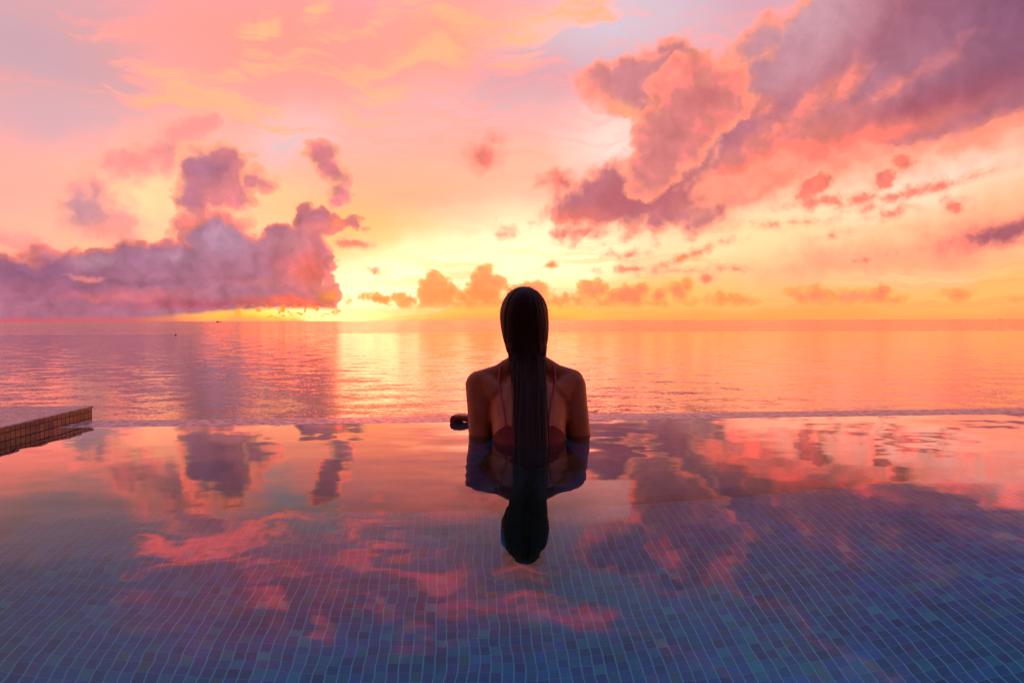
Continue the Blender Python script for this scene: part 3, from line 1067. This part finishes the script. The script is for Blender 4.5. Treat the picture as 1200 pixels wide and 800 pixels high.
s1 = strap([tr(-0.085, 0.12, -0.16), (CX - 0.100, 2.46, 0.24), (CX - 0.102, 2.415, 0.27), back_pt(-0.100, 0.09), back_pt(-0.090, 0.17), back_pt(-0.080, 0.24), back_pt(-0.074, 0.31)], 'strap')
s2 = strap([tr(0.085, 0.12, -0.16), (CX + 0.096, 2.46, 0.24), (CX + 0.096, 2.415, 0.26), back_pt(0.092, 0.09), back_pt(0.078, 0.17), back_pt(0.066, 0.24), back_pt(0.060, 0.31)], 'strap')

# hair: slick over the skull, one long wet fall down the back into the water
bm = Blob()
ball(bm, (0.0445, 2.488, 0.404), (0.0885, 0.104, 0.104), None, 30)
for k in range(21):
    f = k / 20
    ball(bm, (0.0445 + 0.006 * f, 2.482 - 0.048 * f, 0.398 - 0.098 * f), (0.0890 - 0.0155 * f * f, 0.100 - 0.044 * f, 0.096 - 0.030 * f), None, 26)
fall = [((0.051, 2.428, 0.292), 0.0745, 0.054), ((0.0535, 2.405, 0.255), 0.0680, 0.040), ((0.056, 2.372, 0.226), 0.0635, 0.030), ((0.058, 2.32, 0.190), 0.059, 0.023),
        ((0.058, 2.25, 0.136), 0.0575, 0.020), ((0.057, 2.16, 0.062), 0.0570, 0.019), ((0.056, 2.06, -0.020), 0.056, 0.018), ((0.056, 1.985, -0.085), 0.052, 0.016), ((0.057, 1.95, -0.13), 0.040, 0.012), ((0.058, 1.935, -0.165), 0.022, 0.008)]
for (a, wa, da), (b, wb, db) in zip(fall, fall[1:]):
    a, b = Vector(a), Vector(b)
    n = max(3, int((b - a).length / 0.004))
    for i in range(n + 1):
        f = i / n
        ball(bm, a.lerp(b, f), (wa + (wb - wa) * f, da + (db - da) * f, 0.012 + 0.5 * (da + (db - da) * f)), tilt if b.z < 0.24 else None, 16)
hair = fuse('hair', bm, 0.0032, 14, mat_hair, None)
# comb the surface into strands
from mathutils import noise as mnoise
face_dir = TURN.to_3x3() @ Vector((0, 1, 0))
cn = [(v.co.copy(), v.normal.copy()) for v in hair.data.vertices]
for v, (c, no) in zip(hair.data.vertices, cn):
    if c.z > 0.27:
        a = math.atan2(c.x - 0.046, -(c.y - 2.47))
    else:
        a = (c.x - 0.057) / 0.062 + 0.25 * mnoise.noise(Vector((c.x * 8, c.y * 5, 3.0)))
    h = mnoise.noise(Vector((a * 5.5, c.z * 2.0, c.y * 2.0))) * 0.0030 + mnoise.noise(Vector((a * 26.0, c.z * 2.2, 7.1))) * 0.0008
    v.co = c + no * h
# open the front so that the face shows
bm = bmesh.new()
bm.from_mesh(hair.data)
gone = []
for f in bm.faces:
    c = f.calc_center_median()
    q = TURN.to_3x3().inverted() @ (c - HEAD)
    if q.y > 0.052 + 0.30 * max(0, q.z - 0.035) and q.z < 0.066: gone.append(f)
bmesh.ops.delete(bm, geom=gone, context='FACES')
bm.to_mesh(hair.data)
bm.free()
# loose wisps and a few separate locks along the fall
bm = bmesh.new()
rng = random.Random(5)


def wisp(pts, r0, r1):
    rows = []
    n = len(pts)
    for i, c in enumerate(pts):
        tan = (pts[min(i + 1, n - 1)] - pts[max(i - 1, 0)]).normalized()
        u = tan.orthogonal().normalized()
        w = tan.cross(u)
        r = r0 + (r1 - r0) * i / (n - 1)
        rows.append([bm.verts.new(c + (u * math.cos(k * 1.2566) + w * math.sin(k * 1.2566)) * r) for k in range(5)])
    for a, b in zip(rows, rows[1:]):
        for k in range(5): bm.faces.new((a[k], a[(k + 1) % 5], b[(k + 1) % 5], b[k]))


FL = [(Vector(a), w, d) for a, w, d in fall]


def along(f):
    f = max(0.0, min(0.9999, f)) * (len(FL) - 1)
    k = int(f)
    f -= k
    return FL[k][0].lerp(FL[k + 1][0], f), FL[k][1] + (FL[k + 1][1] - FL[k][1]) * f, FL[k][2] + (FL[k + 1][2] - FL[k][2]) * f


for i in range(44):
    s0, L = rng.uniform(0.0, 0.45), rng.uniform(0.25, 0.55)
    x0 = rng.uniform(-0.98, 0.98)
    dx = rng.uniform(-0.30, 0.30)
    ph = rng.uniform(0, 6)
    pts = []
    for k in range(13):
        f = s0 + L * k / 12
        c, w, d = along(f)
        xx = max(-1.02, min(1.02, x0 + dx * k / 12 + 0.03 * math.sin(ph + k * 0.5)))
        up = math.sqrt(max(0.0, 1 - min(1, xx * xx))) * d
        nb = BK if c.z < 0.24 else Vector((0, -1, 0.15))
        pts.append(c + Vector((xx * w, 0, 0)) + nb * (up + 0.0004))
    wisp(pts, rng.uniform(0.0012, 0.0024), 0.0004)
for i in range(16):                        # short flyaways round the head
    a = rng.uniform(0.15, 2.95)
    r = Vector((math.cos(a), rng.uniform(-0.25, 0.1), math.sin(a)))
    c = Vector((0.0445, 2.488, 0.404)) + Vector((r.x * 0.0885, r.y * 0.104, r.z * 0.104))
    dirn = (Vector((r.x * 0.25, -0.6, 0.1 * r.z - 0.25)) + Vector((rng.uniform(-.5, .5), 0, rng.uniform(-.2, .3)))).normalized()
    wisp([c + dirn * 0.006 * k + r * 0.0022 * math.sin(k * 0.7) for k in range(6)], 0.0007, 0.0003)
bmesh.ops.recalc_face_normals(bm, faces=bm.faces)
bm.from_mesh(hair.data)
bm.to_mesh(hair.data)
bm.free()
for p in hair.data.polygons: p.use_smooth = True

for o in (body, suit, hair):
    o.parent = person
    o.matrix_parent_inverse = Matrix.Translation(-PLOC)
for o, par in ((s1, suit), (s2, suit)):
    o.parent = par

# ------------------------------------------------------------------ far out on the sea
def paint(name, c, rough=0.6):
    m, g, out = new_mat(name)
    n = g.noise(g.new('ShaderNodeTexCoord').outputs['Object'], 0.8, 4, 0.6)
    p = principled(g, **{'Base Color': g.mix(g.ramp(n, 0.3, 0.7), c, tuple(v * 0.6 for v in c)), 'Roughness': rough})
    g.t.links.new(p.outputs[0], out.inputs[0])
    return m


mat_hull, mat_cabin = paint('dark_hull', (0.06, 0.05, 0.06)), paint('grey_cabin', (0.22, 0.2, 0.2))


def ship(loc, L, label):
    r = empty('ship', loc, R(12))
    tag(r, label, 'ship')
    bm = bmesh.new()
    st = [(-0.5, 0.10, 0.11), (-0.42, 0.13, 0.105), (0.0, 0.14, 0.10), (0.3, 0.12, 0.115), (0.44, 0.06, 0.14), (0.52, 0.005, 0.155)]
    rows = []
    for x, w, h in st:
        rows.append([bm.verts.new((x * L, y * L, z * L)) for y, z in ((-w, h), (-w * 0.8, 0.0), (0, -0.03), (w * 0.8, 0.0), (w, h))])
    for a, b in zip(rows, rows[1:]):
        for k in range(4): bm.faces.new((a[k], a[k + 1], b[k + 1], b[k]))
        bm.faces.new((a[0], b[0], b[4], a[4]))
    bm.faces.new(rows[0])
    link_mesh('hull', bm, mat_hull, r)
    bm = bmesh.new()
    box(bm, -0.38 * L, -0.10 * L, -0.09 * L, 0.09 * L, 0.105 * L, 0.24 * L)
    box(bm, -0.32 * L, -0.14 * L, -0.075 * L, 0.075 * L, 0.243 * L, 0.33 * L)
    link_mesh('cabin', bm, mat_cabin, r)
    for x, z, h in ((-0.2, 0.48, 0.3), (0.26, 0.25, 0.28)):
        bm = bmesh.new()
        bmesh.ops.create_cone(bm, cap_ends=True, segments=8, radius1=0.012 * L, radius2=0.006 * L, depth=h * L, matrix=Matrix.Translation((x * L, 0, z * L)))
        link_mesh('mast', bm, mat_hull, r)


ship((-1718, 4000, -5), 27, 'tiny dark ship on the horizon under the long purple cloud bank')
ship((2860, 4000, -5), 14, 'tiny dark ship on the horizon far right, under the orange sky')
b = empty('buoy', (-135.5, 275, -5))
tag(b, 'small dark buoy floating on the sea out beyond the brown mosaic ledge', 'buoy')
bm = bmesh.new()
bmesh.ops.create_cone(bm, cap_ends=True, segments=16, radius1=0.34, radius2=0.28, depth=0.4, matrix=Matrix.Translation((0, 0, 0.05)))
link_mesh('float', bm, mat_hull, b)
bm = bmesh.new()
bmesh.ops.create_cone(bm, cap_ends=True, segments=10, radius1=0.12, radius2=0.05, depth=0.3, matrix=Matrix.Translation((0, 0, 0.40)))
link_mesh('top_mark', bm, mat_hull, b)
